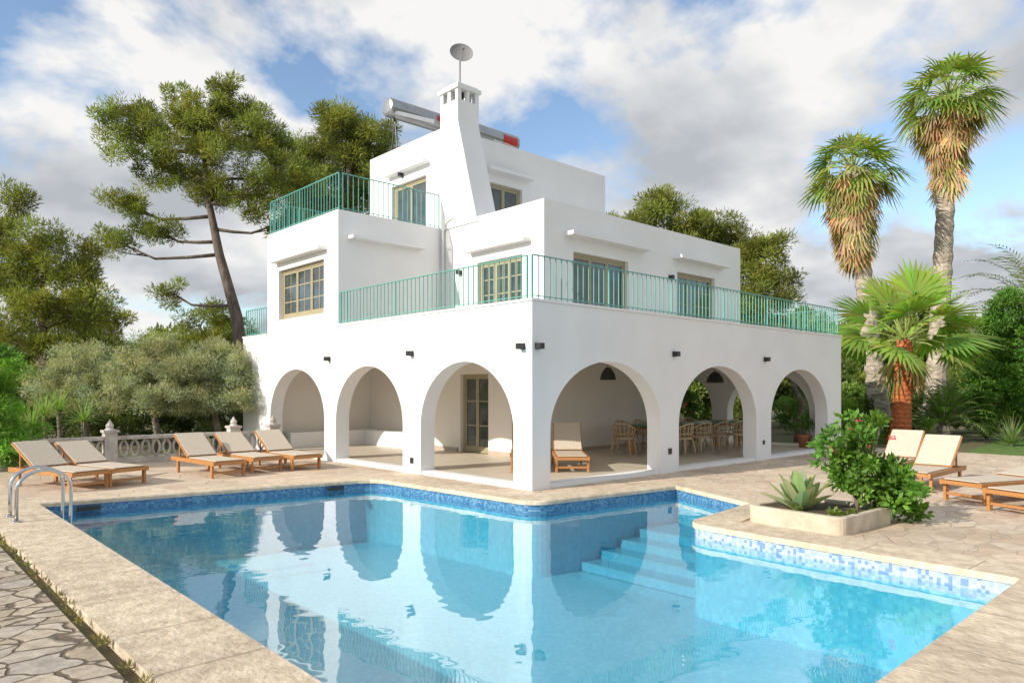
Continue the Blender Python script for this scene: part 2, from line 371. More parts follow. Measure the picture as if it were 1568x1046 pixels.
for i in range(n):
    j=(i+1)%n; a,b=I[i],I[j]
    bm_=1 if (i>=seglen*1+7 and i<seglen*3+7) else 0
    for z0,z1,m in ((-.24,-.045,bm_),(-1.15,-.24,2)):
        mb.add([(a.x,a.y,z0),(b.x,b.y,z0),(b.x,b.y,z1),(a.x,a.y,z1)],[(0,1,2,3)],m)
mb.add([(p.x,p.y,-1.15) for p in I],[tuple(range(n))],2)
mb.obj('basin',[BAND,BANDW,POOLT],pool)
mb=M()
for k,(x1,z) in enumerate(((1.25,-.62),(.85,-.75),(.45,-.88),(.05,-1.01))):
    mb.box(x1,2.2,-3.6,-.95,-1.148+.002*k,z)
    mb.box(x1-.008,x1+.02,-3.6,-.95,z+.001,z+.005,m=1)
mb.obj('entry_steps',[STEPM,mat('step_nosing',(.17,.50,.64),(.16,.48,.62))],pool)
mb=M()
for (x,y,l) in ((-1.9,3.15,.32),(-5.75,3.75,.32)):
    mb.box(x-l/2,x+l/2,y+.02,y+.06,-.14,-.07)
mb.obj('skimmer_mouths',BLACK,pool)
mb=M(); mb.add([(p.x,p.y,WZ) for p in I],[tuple(range(n))]); mb.obj('pool_water',WATER)
def sheet(name,outerpts,hole,z,mt):
    bm=bmesh.new(); es=[]
    for loop in (outerpts,hole):
        if not loop: continue
        vs=[bm.verts.new((p[0],p[1],z)) for p in loop]
        for i in range(len(vs)): es.append(bm.edges.new((vs[i],vs[(i+1)%len(vs)])))
    bmesh.ops.triangle_fill(bm,use_beauty=True,edges=es)
    bmesh.ops.recalc_face_normals(bm,faces=bm.faces)
    me=bpy.data.meshes.new(name); bm.to_mesh(me); bm.free(); me.materials.append(mt)
    o=bpy.data.objects.new(name,me); S.collection.objects.link(o); return o
mid=[(a*.35+b*.65) for a,b in zip(I,O)]
sheet('ground',[(-400,-400),(400,-400),(400,400),(-400,400)],[(p.x,p.y) for p in mid],-.05,GROUND)
th=[(-7.22,-7.75),(-.1,-7.75),(-.13,-3.82),(1.70,-3.58),(2.68,-.9),(-.5,-.5),(-.75,3.55),(-7.22,4.40)]
TH=roundpoly(th,ro)
sheet('stone_terrace',[(-14,-14),(13.2,-14),(13.8,-2.5),(13.2,12.5),(-.2,12.5),(-.2,9.9),(-14,9.9)],[(p.x,p.y) for p in TH],0,PAVE)
mb=M(); mb.add([(-13,-13,.006),(-7.215,-13,.006),(-7.215,3.2,.006),(-13,3.2,.006)],[(0,1,2,3)]); mb.obj('crazy_paving_path',CRAZY)
mb=M(); mb.add([(13.3,-12,-.02),(60,-16,-.02),(60,2,-.02),(13.9,-2.6,-.02)],[(0,1,2,3)]); mb.obj('lawn',LAWN)
P,D,C,_=clumps([(-7.16,y,0,.03,.06,.02) for y in np.arange(-5,2.5,.33)+rng.uniform(-.15,.15,23)],3,.025,12,(.24,.21,.09),up=1.2)
leafmesh('joint_weeds',P,D,.05,.010,C,LEAF,None)
# ---------------------------------------------------------------- villa
V=empty('white_villa')
def placeX(y,sg=1): return lambda s,z,t:(s,y+sg*t,z)
def placeY(x,sg=1): return lambda s,z,t:(x+sg*t,s,z)
def arch_wall(mb,s0,s1,H,T,ops,pl,zb=-.04):
    prof=[(s0,zb)]
    for a,b,zs,za in ops:
        prof+=[(a,zb),(a,zs)]
        for k in range(1,28):
            q=math.pi*(1-k/28); c=math.cos(q); sn=math.sin(q)
            prof.append(((a+b)/2+(b-a)/2*c, zs+(za-zs)*sn))
        prof+=[(b,zs),(b,zb)]
    prof+=[(s1,zb),(s1,H),(s0,H)]
    k=len(prof)
    vs=[pl(s,z,0) for s,z in prof]+[pl(s,z,T) for s,z in prof]
    fs=[tuple(range(k)),tuple(range(k,2*k))[::-1]]+[(i,(i+1)%k,k+(i+1)%k,k+i) for i in range(k)]
    mb.add(vs,fs)
def rect_wall(mb,s0,s1,z0,z1,T,holes,pl):
    xs=sorted({s0,s1}|{h[0] for h in holes}|{h[1] for h in holes}); zs=sorted({z0,z1}|{h[2] for h in holes}|{h[3] for h in holes})
    def solid(i,j):
        if i<0 or j<0 or i>=len(xs)-1 or j>=len(zs)-1: return False
        cx=(xs[i]+xs[i+1])/2; cz=(zs[j]+zs[j+1])/2
        return not any(h[0]<cx<h[1] and h[2]<cz<h[3] for h in holes)
    for i in range(len(xs)-1):
        for j in range(len(zs)-1):
            if not solid(i,j): continue
            a,b,c,d=xs[i],xs[i+1],zs[j],zs[j+1]
            mb.add([pl(a,c,0),pl(b,c,0),pl(b,d,0),pl(a,d,0)],[(0,1,2,3)]); mb.add([pl(a,c,T),pl(b,c,T),pl(b,d,T),pl(a,d,T)],[(3,2,1,0)])
            for (ii,jj,p,q) in ((i-1,j,(a,c),(a,d)),(i+1,j,(b,c),(b,d)),(i,j-1,(a,c),(b,c)),(i,j+1,(a,d),(b,d))):
                if not solid(ii,jj): mb.add([pl(*p,0),pl(*q,0),pl(*q,T),pl(*p,T)],[(0,1,2,3)])
def pbox(mb,pl,s0,s1,z0,z1,t0,t1,m=0):
    a=pl(s0,z0,t0);b=pl(s1,z1,t1)
    mb.box(min(a[0],b[0]),max(a[0],b[0]),min(a[1],b[1]),max(a[1],b[1]),min(a[2],b[2]),max(a[2],b[2]),m)
def window(pl,s0,s1,z0,z1,leaves,rows,name='french_window',curt=True,cols=1):
    mb=M(); fw=.07; t0=.10;t1=.16
    pbox(mb,pl,s0,s1,z1-fw,z1,t0,t1); pbox(mb,pl,s0,s1,z0,z0+fw,t0,t1); pbox(mb,pl,s0,s0+fw,z0+fw,z1-fw,t0,t1); pbox(mb,pl,s1-fw,s1,z0+fw,z1-fw,t0,t1)
    w=(s1-s0-2*fw)/leaves
    for k in range(leaves):
        a=s0+fw+k*w; b=a+w; st=.055
        pbox(mb,pl,a+.004,a+st,z0+fw,z1-fw,t0+.015,t1-.01); pbox(mb,pl,b-st,b-.004,z0+fw,z1-fw,t0+.015,t1-.01)
        pbox(mb,pl,a+st,b-st,z1-fw-st,z1-fw-.003,t0+.015,t1-.01); pbox(mb,pl,a+st,b-st,z0+fw+.003,z0+fw+st*1.6,t0+.015,t1-.01)
        for r in range(1,rows):
            zz=z0+fw+(z1-z0-2*fw)*r/rows; pbox(mb,pl,a+st,b-st,zz-.014,zz+.014,t0+.025,t1-.015)
        for c in range(1,cols):
            ss=a+(b-a)*c/cols; pbox(mb,pl,ss-.012,ss+.012,z0+fw+st*1.6,z1-fw-st,t0+.027,t1-.017)
    pbox(mb,pl,s0+fw*.5,s1-fw*.5,z0+fw*.5,z1-fw*.5,t0+.035,t0+.041,m=1)
    mb.obj(name,[FRAME,GLASS],V)
T=.35
mb=M()
zs,za=.98,2.23
arch_wall(mb,0,12.3,3.2,T,[(.44,3.66,zs,za),(4.28,7.5,zs,za),(8.22,11.42,zs,za)],placeX(0))
mb.obj('front_arcade_wall',PL,V,clean=True)
mb=M(); arch_wall(mb,T,12.1,3.2,T,[(.46,3.21,zs,za),(3.84,6.64,zs,za),(7.2,10.25,zs,za)],placeY(0)); mb.obj('side_arcade_wall',PL,V,clean=True)
mb=M(); arch_wall(mb,T,12.1-T,3.2,T,[(.75,3.4,zs,za),(3.95,6.15,zs,za)],placeY(12.3,-1)); mb.obj('end_arcade_wall',PL,V,clean=True)
mb=M(); mb.box(T,12.3,12.1-T,12.1,-.04,3.198)
rect_wall(mb,4.3,11.8,0,2.8,.2,[(5.18,6.32,.06,2.11)],placeY(3.5))
mb.box(3.702,10.4,4.3,4.5,0,2.8); mb.box(10.2,10.4,4.502,6.3,0,2.8); mb.box(10.402,12.0,6.3,6.5,0,2.8)
mb.box(T-.01,3.498,10.8,11.0,0,2.8)
mb.obj('core_walls',PLI,V,clean=False)
mb=M(); mb.box(T-.1,12.2,T-.1,12.0,2.75,3.17); mb.obj('arcade_ceiling_slab',PLI,V)
mb=M(); mb.box(.08,12.22,.08,12.0,-.04,.06); mb.obj('arcade_floor',TILE,V)
mb=M(); mb.box(.03,.30,.03,12.0,-.04,.075); mb.box(.302,12.2,.03,.30,-.04,.075); mb.obj('threshold_kerb',PL,V)
mb=M(); mb.box(2.95,3.49,7.9,10.79,.06,.5); mb.box(.6,2.948,10.25,10.79,.06,.5); mb.obj('masonry_bench',PL,V)
mb=M(); mb.box(3.44,3.497,6.4,7.89,.06,.16); mb.box(3.44,3.497,4.3,5.12,.06,.16); mb.box(3.7,10.2,4.24,4.297,.06,.16); mb.obj('skirting',mat('skirting_stone',(.5,.42,.34)),V)
window(placeY(3.5),5.18,6.32,.06,2.11,2,3,name='arcade_door')
mb=M(); mb.box(.2,12.1,.2,12.0,3.172,3.19); mb.obj('roof_terrace_floor',ROOF,V)
mb=M(); mb.box(-.025,12.325,-.025,.33,3.202,3.245); mb.box(-.025,.33,.332,6.525,3.202,3.245); mb.box(11.97,12.325,.332,12.1,3.202,3.245); mb.box(-.025,.33,10.46,12.1,3.202,3.245); mb.obj('parapet_capping',PL,V)
W2=.25
def block(name,x0,x1,y0,y1,z0,z1,hW=(),hS=()):
    mb=M(); rect_wall(mb,x0,x1,z0,z1,W2,list(hS),placeX(y0)); rect_wall(mb,y0+W2,y1-W2,z0,z1,W2,list(hW),placeY(x0))
    rect_wall(mb,y0+W2,y1-W2,z0,z1,W2,[],placeY(x1,-1)); rect_wall(mb,x0,x1,z0,z1,W2,[],placeX(y1,-1))
    mb.box(x0+.1,x1-.1,y0+.1,y1-.1,z1-.3,z1-.08)
    mb.obj(name,PL,V,clean=True)
block('left_upper_block',0,3.3,6.53,10.42,3.201,5.95,hW=[(7.22,9.72,3.56,4.88)])
block('main_upper_block',3.06,11.6,2.75,10.45,3.15,6.02,hW=[(3.46,5.09,3.22,4.86)],hS=[(4.04,6.10,3.22,4.95),(8.26,10.15,3.22,4.95)])
block('tower_block',3.2,9.75,6.56,10.35,5.8,8.7,hW=[(7.45,9.16,5.95,7.62)],hS=[(4.70,6.0,6.55,7.54)])
window(placeY(0),7.22,9.72,3.56,4.88,3,3,'bedroom_window',cols=2)
window(placeY(3.06),3.46,5.09,3.22,4.86,3,4,cols=2)
window(placeX(2.75),4.04,6.10,3.22,4.95,3,1); window(placeX(2.75),8.26,10.15,3.22,4.95,3,4,cols=2)
window(placeY(3.2),7.45,9.16,5.95,7.62,2,1); window(placeX(6.56),4.70,6.0,6.55,7.54,2,1,'tower_window')
mb=M()
mb.box(-.22,.02,7.1,9.85,5.08,5.16); mb.box(.25,2.35,6.27,6.55,5.28,5.36)
mb.box(2.84,3.08,3.2,5.35,5.12,5.20); mb.box(3.72,6.75,2.45,2.77,5.27,5.36); mb.box(8.05,10.55,2.45,2.77,5.27,5.36)
mb.box(2.98,3.22,7.3,9.3,7.9,7.98); mb.box(4.5,6.25,6.25,6.58,7.80,7.88)
mb.obj('canopy_ledges',PL,V)
mb=M()
xa,xb=3.02,3.72
prof=[(5.05,5.9),(5.82,8.62),(5.82,9.18),(6.56,9.18),(6.56,5.9)]
vs=[(xa,y,z) for y,z in prof]+[(xb,y,z) for y,z in prof]
mb.add(vs,[(0,1,2,3,4),(9,8,7,6,5)]+[(i,(i+1)%5,5+(i+1)%5,5+i) for i in range(5)])
for x0 in (xa,xb-.12):
    for y0 in (5.82,6.13,6.44): mb.box(x0,x0+.12,y0,y0+.12,9.181,9.46)
mb.box((xa+xb)/2-.05,(xa+xb)/2+.05,5.83,5.95,9.181,9.46)
mb.box(xa-.05,xb+.05,5.77,6.61,9.46,9.56); mb.box(xa+.02,xb-.02,5.84,6.54,9.561,9.62)
mb.obj('chimney',PL,V,clean=True)
mb=M(); mb.box(xa+.16,xb-.16,5.98,6.40,9.182,9.455); mb.obj('chimney_flue',BLACK,V)
mb=M(); mb.tube([(3.0,6.42,3.3),(3.0,6.42,5.85),(3.0,6.3,6.06),(3.0,6.1,6.14),(3.05,5.75,6.14)],.035,8); mb.obj('downpipe',PL,V,smooth=True)
mb=M()
def rail(p0,p1,z0,z1,sp=.145,end=True):
    p0=Vector(p0);p1=Vector(p1); L_=(p1-p0).length; n=max(2,int(round(L_/sp))); ang=math.atan2(p1.y-p0.y,p1.x-p0.x)
    R=Matrix.Translation((p0.x,p0.y,0))@Matrix.Rotation(ang,4,'Z')
    mb.box(0,L_,-.02,.02,z1-.016,z1,T=R); mb.box(0,L_,-.010,.010,z0+.05,z0+.064,T=R)
    for i in range(n+1):
        x=L_*i/n; w=.013 if i%14==0 or i in(0,n) else .0075
        mb.box(x-w,x+w,-w,w,z0,z1-.016,T=R)
rail((.06,.06),(12.2,.06),3.246,4.0); rail((.06,.18),(.06,6.5),3.246,4.0); rail((12.2,.18),(12.2,10.4),3.246,4.0); rail((.06,10.5),(.06,12.0),3.246,4.0)
rail((11.7,10.4),(12.2,10.4),3.246,4.0)
rail((.06,6.6),(.06,10.35),5.955,6.85); rail((.16,6.6),(3.0,6.6),5.955,6.85); rail((.16,10.35),(3.15,10.35),5.955,6.85)
mb.obj('teal_railings',TEAL,V)
mb=M()
def sc(pl,s,z):
    pbox(mb,pl,s-.055,s+.055,z-.055,z+.055,-.02,-.002); pbox(mb,pl,s-.05,s+.05,z-.05,z+.05,-.13,-.02)
for s,z in ((.12,2.44),(4.1,2.44),(7.9,2.44)): sc(placeX(0),s,z)
for s,z in ((.22,2.44),(3.5,2.44),(6.95,2.44)): sc(placeY(0),s,z)
sc(placeX(2.75),7.9,4.75); sc(placeY(3.06),5.75,4.7); sc(placeY(3.2),8.6,7.85)
pbox(mb,placeX(0),3.9,4.02,.38,.5,-.012,-.002); pbox(mb,placeX(0),7.8,7.9,.38,.48,-.012,-.002); pbox(mb,placeY(0),3.45,3.57,.2,.32,-.012,-.002)
mb.obj('wall_sconces',BLACK,V)
# satellite dish
mb=M(); mb.tube([(3.35,6.15,9.6),(3.35,6.15,10.45)],.022,8)
R=Matrix.Translation((3.35,6.1,10.5))@Matrix.Rotation(math.radians(-30),4,'Z')@Matrix.Rotation(math.radians(74),4,'X')
vs=[];K=24
for r,z in ((0.001,0),(.12,.012),(.22,.04),(.31,.08)):
    for k in range(K): vs.append(R@Vector((r*math.cos(k*2*math.pi/K),r*.9*math.sin(k*2*math.pi/K),z)))
mb.add(vs,[(i*K+k,i*K+(k+1)%K,(i+1)*K+(k+1)%K,(i+1)*K+k) for i in range(3) for k in range(K)])
mb.tube([R@Vector((0,-.27,.06)),R@Vector((0,-.12,.35))],.01,6); mb.box(-.03,.03,-.14,-.07,.32,.4,T=R)
mb.obj('satellite_dish',mat('dish_grey',(.26,.26,.27)),V,smooth=False)
for k,(x0,x1,z) in enumerate(((3.15,5.5,10.0),(5.95,8.25,10.08))):
    mb=M(); A=Matrix.Translation((x0,9.3,z))@Matrix.Rotation(math.radians(90),4,'Y'); Lh=x1-x0
    mb.lathe((0,0,0),[(.05,-.05),(.2,-.04),(.26,-.01),(.28,.03),(.28,Lh-.03),(.26,Lh+.01),(.2,Lh+.04),(.05,Lh+.05)],28,T=A)
    vs=[]
    for q in range(7):
        a=math.radians(160+q*9)
        for xx in (Lh-.75,Lh-.12): vs.append((x0+xx,9.3+.286*math.cos(a),z+.286*math.sin(a)))
    mb.add(vs,[(2*i,2*i+1,2*i+3,2*i+2) for i in range(6)],1)
    lo=9.0 if k==0 else 8.75
    Pm=Matrix.Translation((x0+.1,9.05,z-.2))@Matrix.Rotation(math.atan2(z-.2-lo,1.9)*1,4,'X')
    ln=math.hypot(1.9,z-.2-lo)*(1 if k==0 else .8); mb.box(0,Lh-.2-.5*k,-ln,0,-.05,.05,m=0,T=Pm); mb.box(.05,Lh-.25-.5*k,-ln+.05,-.05,.051,.056,m=2,T=Pm)
    for xx in (x0+.25,x1-.25):
        mb.tube([(xx,9.3,z-.25),(xx,9.5,8.6)],.025,6,m=3); mb.tube([(xx,9.5,8.65),(xx,7.6,8.65)],.025,6,m=3); mb.tube([(xx,9.3,z-.26),(xx,9.15,8.65)],.025,6,m=3)
    mb.obj('solar_water_heater_%d'%(k+1),[TANK,RED,mat('collector_glass%d'%k,(.45,.47,.5),rough=.2),BLACK],V,smooth=False)
# ---------------------------------------------------------------- balustrade
B=empty('stone_balustrade'); mb=M()
yB=9.75; x0,x1=-9.5,-.02
mb.box(x0,x1,yB-.1,yB+.1,-.05,.13); mb.box(x0,x1,yB-.11,yB+.11,.55,.63)
for px in (-9.4,-6.9,-4.05,-1.2,-.15): 
    mb.box(px-.13,px+.13,yB-.13,yB+.13,-.05,.72); mb.box(px-.16,px+.16,yB-.16,yB+.16,.722,.78)
    mb.lathe((px,yB,.78),[(.12,0),(.07,.05),(.09,.1),(.05,.16),(.005,.24)],10)
x=x0+.1
while x<x1-.1:
    for sg in (-1,1):
        pts=[(x+sg*.085*(1 - (2*k/6-1)**2)-sg*.0,yB,.13+.42*k/6) for k in range(7)]
        mb.tube(pts,[.03]*7,6,caps=False)
    x+=.235
mb.obj('balustrade_panels',BALU,B,clean=False)
# ---------------------------------------------------------------- pool ladder
LD=empty('pool_ladder')
mb=M()
for y in (2.35,2.85):
    pts=[(-6.86,y,.0),(-6.86,y,.42)]
    for k in range(0,13):
        a=math.pi*(1-k/12); pts.append((-6.56+.30*math.cos(a),y,.42+.24*math.sin(a)))
    pts+=[(-6.26,y,.2),(-6.27,y,-.3),(-6.32,y,-1.0)]
    mb.tube(pts,.022,10); mb.lathe((-6.86,y,.02),[(.06,0),(.06,.015),(.03,.02)],12)
for z in (-.35,-.6,-.85): mb.box(-6.34,-6.22,2.35,2.85,z,z+.025)
mb.obj('ladder_rails',STEEL,LD,smooth=True)
# ---------------------------------------------------------------- sun loungers
def lounger(loc,deg,tilt=30,cushion=True):
    e=empty('sun_lounger',loc,math.radians(deg)); mb=M(); w=.34
    for sx in (-w,w-.05):
        mb.box(sx,sx+.05,0,1.95,.24,.32)
        for y in (.08,1.6): mb.box(sx+.002,sx+.048,y,y+.07,0,.239)
    mb.box(-w+.051,w-.051,.0,.05,.25,.31); mb.box(-w+.051,w-.051,1.90,1.95,.25,.31)
    mb.box(-w+.05,w-.05,.09,.13,.08,.12)
    for k in range(11): mb.box(-w+.05,w-.05,.08+k*.105,.15+k*.105,.30,.318)
    Tm=Matrix.Translation((0,1.22,.33))@Matrix.Rotation(math.radians(tilt),4,'X')
    mb.box(-w+.03,-w+.07,0,.80,-.02,.02,T=Tm); mb.box(w-.07,w-.03,0,.80,-.02,.02,T=Tm)
    for k in range(7): mb.box(-w+.07,w-.07,.02+k*.11,.09+k*.11,-.01,.01,T=Tm)
    h=.55*math.sin(math.radians(tilt)); yy=1.22+.55*math.cos(math.radians(tilt))
    for sx in (-w+.07,w-.10): mb.box(sx,sx+.03,yy,yy+.03,.25,.33+h)
    mb.obj('wooden_frame',WOOD,e,bevel=.006)
    c=M(); c.box(-w+.055,w-.055,.03,1.24,.321,.338)
    c.box(-w+.05,w-.05,0.02,.80,.022,.038,T=Tm)
    c.obj('canvas_sling',CLOTH,e,bevel=.006)
for x,y,dg_,tl in ((-5.4,5.15,19,31),(-4.75,5.35,17,27),(-3.0,5.3,5,33),(-2.1,5.6,3,29),(-1.3,5.45,2,32)): lounger((x,y,0),dg_,tl)
lounger((2.05,.95,.06),-43,45); lounger((1.35,1.5,.06),-43,45)
lounger((4.6,-4.3,0),-90,40); lounger((5.9,-3.4,0),-86,40); lounger((3.9,-5.25,0),-112,8); lounger((3.2,-6.0,0),-112,8)
# ---------------------------------------------------------------- dining set
def chair(loc,deg):
    e=empty('wicker_armchair',loc,math.radians(deg)); mb=M()
    for sx in (-1,1):
        for sy in (-1,1): mb.tube([(sx*.20,sy*.19,.44),(sx*.26,sy*.26,0)],[.022,.016],6,m=0)
    mb.lathe((0,0,.42),[(.22,0),(.26,.02),(.26,.045),(.2,.06)],16,m=0)
    arc=[(.29*math.sin(a),-.02-.27*math.cos(a),.68+.14*max(0,math.cos(a))) for a in [math.radians(-115+k*23) for k in range(11)]]
    mb.tube(arc,.022,6,m=0)
    for k,p in enumerate(arc): mb.tube([p,(p[0]*.82,p[1]*.82,.45)],.013,5,m=0)
    arc2=[(p[0]*.92,p[1]*.92,.57) for p in arc]; mb.tube(arc2,.014,5)
    mb.obj('wicker_frame',WICK,e,smooth=True)
tb=empty('dining_table',(8.2,2.35,.06)); mb=M()
mb.box(-2.2,2.2,-.48,.48,.72,.76)
mb2=M()
for sx in (-1.95,1.95):
    for sy in (-.38,.38): mb2.box(sx-.04,sx+.04,sy-.04,sy+.04,0,.719)
mb2.box(-1.9,1.9,-.36,.36,.62,.68)
mb.obj('green_tabletop',GRNT,tb,bevel=.01); mb2.obj('table_legs',WOOD,tb)
for k in range(5):
    chair((6.6+k*.8,1.5,.06),0+random.uniform(-14,14)); chair((6.6+k*.8,3.2,.06),180+random.uniform(-12,12))
chair((5.6,2.5,.06),-70); chair((10.8,2.35,.06),95)
for p,r in (((5.6,3.0,1.95),.2),((8.0,2.4,1.95),.24),((9.6,2.4,1.9),.24)):
    e=empty('pendant_lamp',p); mb=M(); mb.lathe((0,0,0),[(r,0),(r*1.02,.03),(r*.85,.16),(r*.5,.27),(.04,.32)],18); mb.tube([(0,0,.3),(0,0,.82)],.008,5); mb.obj('lamp_shade',BLACK,e,smooth=True)
e=empty('flower_vase',(7.9,2.4,.82)); mb=M(); mb.lathe((0,0,0),[(.05,0),(.09,.08),(.07,.18),(.04,.22),(.05,.24)],14); mb.obj('vase',PLANTR,e,smooth=True)
P,D,C,_=clumps([(0,0,.5,.26,.26,.22)],90,.08,30,(.10,.2,.04),up=.4); leafmesh('stems_and_leaves',P,D,.09,.03,C,LEAF,e)
P,D,C,_=clumps([(0,0,.55,.28,.28,.22)],40,.05,14,(.65,.08,.12),up=.4,var=.2); leafmesh('flowers',P,D,.05,.045,C,DRY,e)
for (x,y,hh) in ((9.6,3.95,1.0),(11.5,4.4,1.3),(11.6,.75,.6)):
    e=empty('potted_plant',(x,y,.06)); mb=M(); mb.lathe((0,0,0),[(.13,0),(.19,.3),(.21,.32),(.21,.36),(.17,.36),(.16,.33)],18); mb.obj('terracotta_pot',TERRA,e,smooth=True)
    mb=M()
    for k in range(5): a=k*1.3; mb.tube([(0,0,.3),(.08*math.cos(a),.08*math.sin(a),.3+hh*.5),(.2*math.cos(a),.2*math.sin(a),.3+hh*.85)],[.015,.01,.005],5)
    mb.obj('stems',OBARK,e)
    P,D,C,_=clumps([(0,0,.35+hh*.55,.28,.28,hh*.42)],110,.1,34,(.10,.2,.04),up=.4); leafmesh('leaves',P,D,.12,.05,C,LEAF,e)
# ---------------------------------------------------------------- planter
PT=empty('stone_planter',(0,0,0)); mb=M()
po=roundpoly([(.02,-5.12),(1.38,-5.2),(1.42,-4.0),(.12,-3.82)],[.14,.14,.2,.2],5); ctr=sum(po,Vector((0,0)))/len(po)
pi_=[p+(ctr-p).normalized()*.12 for p in po]; n=len(po)
lv=[(po,0),(po,.215),(pi_,.215),(pi_,.16)]
vs=[(p.x,p.y,z) for L_,z in lv for p in L_]
mb.add(vs,[(r*n+i,r*n+(i+1)%n,(r+1)*n+(i+1)%n,(r+1)*n+i) for r in range(3) for i in range(n)])
mb.obj('planter_wall',PLANTR,PT,clean=True,bevel=.012)
mb=M(); mb.add([(p.x,p.y,.17) for p in pi_],[tuple(range(n))]); mb.obj('planter_soil',SOIL,PT)
blade_plant('agave_plant',(.52,-4.38,.15),20,.52,.095,(.30,.40,.22),elr=(20,82),curve=.12)
P,D,C,_=clumps([(.35,-4.6,.2,.25,.4,.05),(.9,-4.2,.2,.4,.25,.05),(.4,-4.95,.2,.3,.12,.04)],60,.06,60,(.14,.20,.04),up=.8); leafmesh('groundcover_plants',P,D,.05,.025,C,LEAF,None)
e=empty('planter_shrub',(1.12,-4.85,.17),0); P,D,C,_=clumps([(0,0,.60,.42,.42,.38),(.2,-.1,.35,.45,.42,.32),(-.2,.1,.85,.30,.3,.25),(.1,.0,1.08,.2,.2,.16),(.5,-.3,.1,.32,.34,.28),(.2,-.4,.3,.3,.3,.3)],85,.13,75,(.12,.24,.035),up=.2)
leafmesh('leaves',P,D,rng.uniform(.07,.12,len(P)),.055,C,LEAF,e)
P,D,C,_=clumps([(-.1,.0,.8,.5,.5,.35)],60,.03,14,(.62,.10,.16),up=.3,var=.2); leafmesh('blossoms',P,D,.035,.03,C,DRY,e)
mb=M()
for k in range(7): a=k*.9; mb.tube([(0,0,0),(.1*math.cos(a),.1*math.sin(a),.4),(.3*math.cos(a),.3*math.sin(a),.8+.05*k)],[.02,.014,.006],5)
mb.obj('stems',OBARK,e)
# ---------------------------------------------------------------- trees
def at(px,D):
    u=px; return (-8.386+D*(.678+.735*u),-8.59+D*(.735-.678*u),0)
PINE=(.22,.245,.052)
lob=[(-1.9,0,12.6,1.5,1.4,1.1),(-.6,.8,12.3,1.2,1.3,.9),(-4.2,-.4,11.6,1.5,1.4,1.1),(-4.7,.5,12.7,.7,.8,.7),(-1.0,-.8,11.0,1.9,1.5,1.1),(1.5,.3,10.8,1.0,1.2,.9),(2.3,0,10.0,.8,.8,.7),(-3.0,.6,10.4,1.6,1.3,.8),
 (-5.0,-.3,7.5,.9,.8,.5),(-3.6,.4,8.1,1.2,1.0,.4),(-4.6,.2,9.0,1.3,1.0,.45),(.6,-.5,9.4,1.6,1.3,1.0),(-1.4,.5,9.4,1.2,1.2,.6),(-2.8,-.3,5.5,.55,.5,.45),(1.6,.3,8.4,1.0,1,.7),(-.6,-.2,13.5,.7,.7,.5),(.8,0,11.9,.8,.8,.7)]
tree('pine_tree',at(-.374,28),[(0,0,-.05),(-.1,0,2.5),(-.3,0,4.5),(-1.0,0,7),(-1.5,0,9.5),(-1.7,0,12)],[.30,.26,.23,.18,.12,.04],lob,25,.36,190,.19,.034,PINE,BARK,br=.05,nb=5,flat=.85,var=.45)
lob=[(-.4,0,13.4,1.4,1.2,1.0),(-1.7,.3,12.6,1.0,.9,.9),(1.0,0,12.8,1.1,1,1.0),(-1.9,0,10.8,1.2,1,.9),(.3,.4,11.5,1.7,1.2,1.1),(-1.0,.1,9.5,1.7,1.2,1.1),(1.6,.2,10.6,1.3,1.2,1.3),(-2.2,0,8.8,1,1,.8)]
tree('pine_tree',at(-.225,32),[(0,0,-.05),(0,0,6),(-.2,0,10),(0,0,13)],[.32,.28,.2,.06],lob,26,.46,220,.23,.04,PINE,BARK,br=.06,flat=.85,var=.45)
for (u,D,lobs) in ((.155,37,[(0,0,9.9,1.2,1.3,.8),(-.6,.3,9.0,1.4,1.2,.9),(1.3,0,9.0,1.2,1.2,.8),(0,0,7.8,2.2,1.5,1),(0,0,6,2.4,1.6,1.1)]),
                   (.215,35,[(-.2,0,10.6,1.3,1.2,.9),(1.2,.3,9.8,1.3,1.2,.8),(-1.2,.3,9.4,1.2,1.2,.8),(.6,0,8.4,2.0,1.5,1.0),(0,0,6.4,2.4,1.6,1.1)]),
                   (.285,36,[(.1,0,9.6,1.2,1.2,.8),(1.0,.3,8.6,1.3,1.2,.8),(0,0,7.5,1.8,1.5,1.0),(0,0,5.8,2.2,1.5,1.1)]),
                   (.345,33,[(.1,0,8.2,1.2,1.2,.8),(.6,.3,7.0,1.3,1.2,.8),(0,0,5.6,1.8,1.5,1.0),(0.3,0,4,1.8,1.5,1.0)])):
    tree('pine_tree',at(u,D),[(0,0,-.05),(0,0,5),(.1,0,8)],[.22,.18,.06],lobs,24,.45,190,.24,.042,PINE,BARK,flat=.85,var=.45)
tree('pine_tree',at(-.66,24),[(0,0,-.05),(.1,0,3),(0,0,7)],[.2,.15,.05],[(-.9,0,8.1,.5,.5,.9),(-.2,0,6.6,1.1,1,.8),(.9,.3,5.9,1.1,1,.8),(-1.1,.2,5.7,1.2,1,.9),(.2,0,4.6,1.6,1.2,.8),(1.5,0,4.6,.9,1,.7),(-.9,0,3.4,1.5,1.2,.8),(1.3,0,3.2,1.1,1,.5),(-1.9,0,7,.8,.8,.9)],26,.36,200,.19,.033,PINE,BARK,flat=.9)
tree('pine_tree',at(-.60,33),[(0,0,-.05),(.1,0,3),(0,0,5.5)],[.2,.15,.05],[(0,0,6.0,1.1,1,.8),(1.2,0,5.0,1.1,1,.8),(-1.0,0,4.8,1.2,1,.9),(0,0,3.4,2,1.2,.9)],20,.4,170,.22,.04,PINE,BARK)
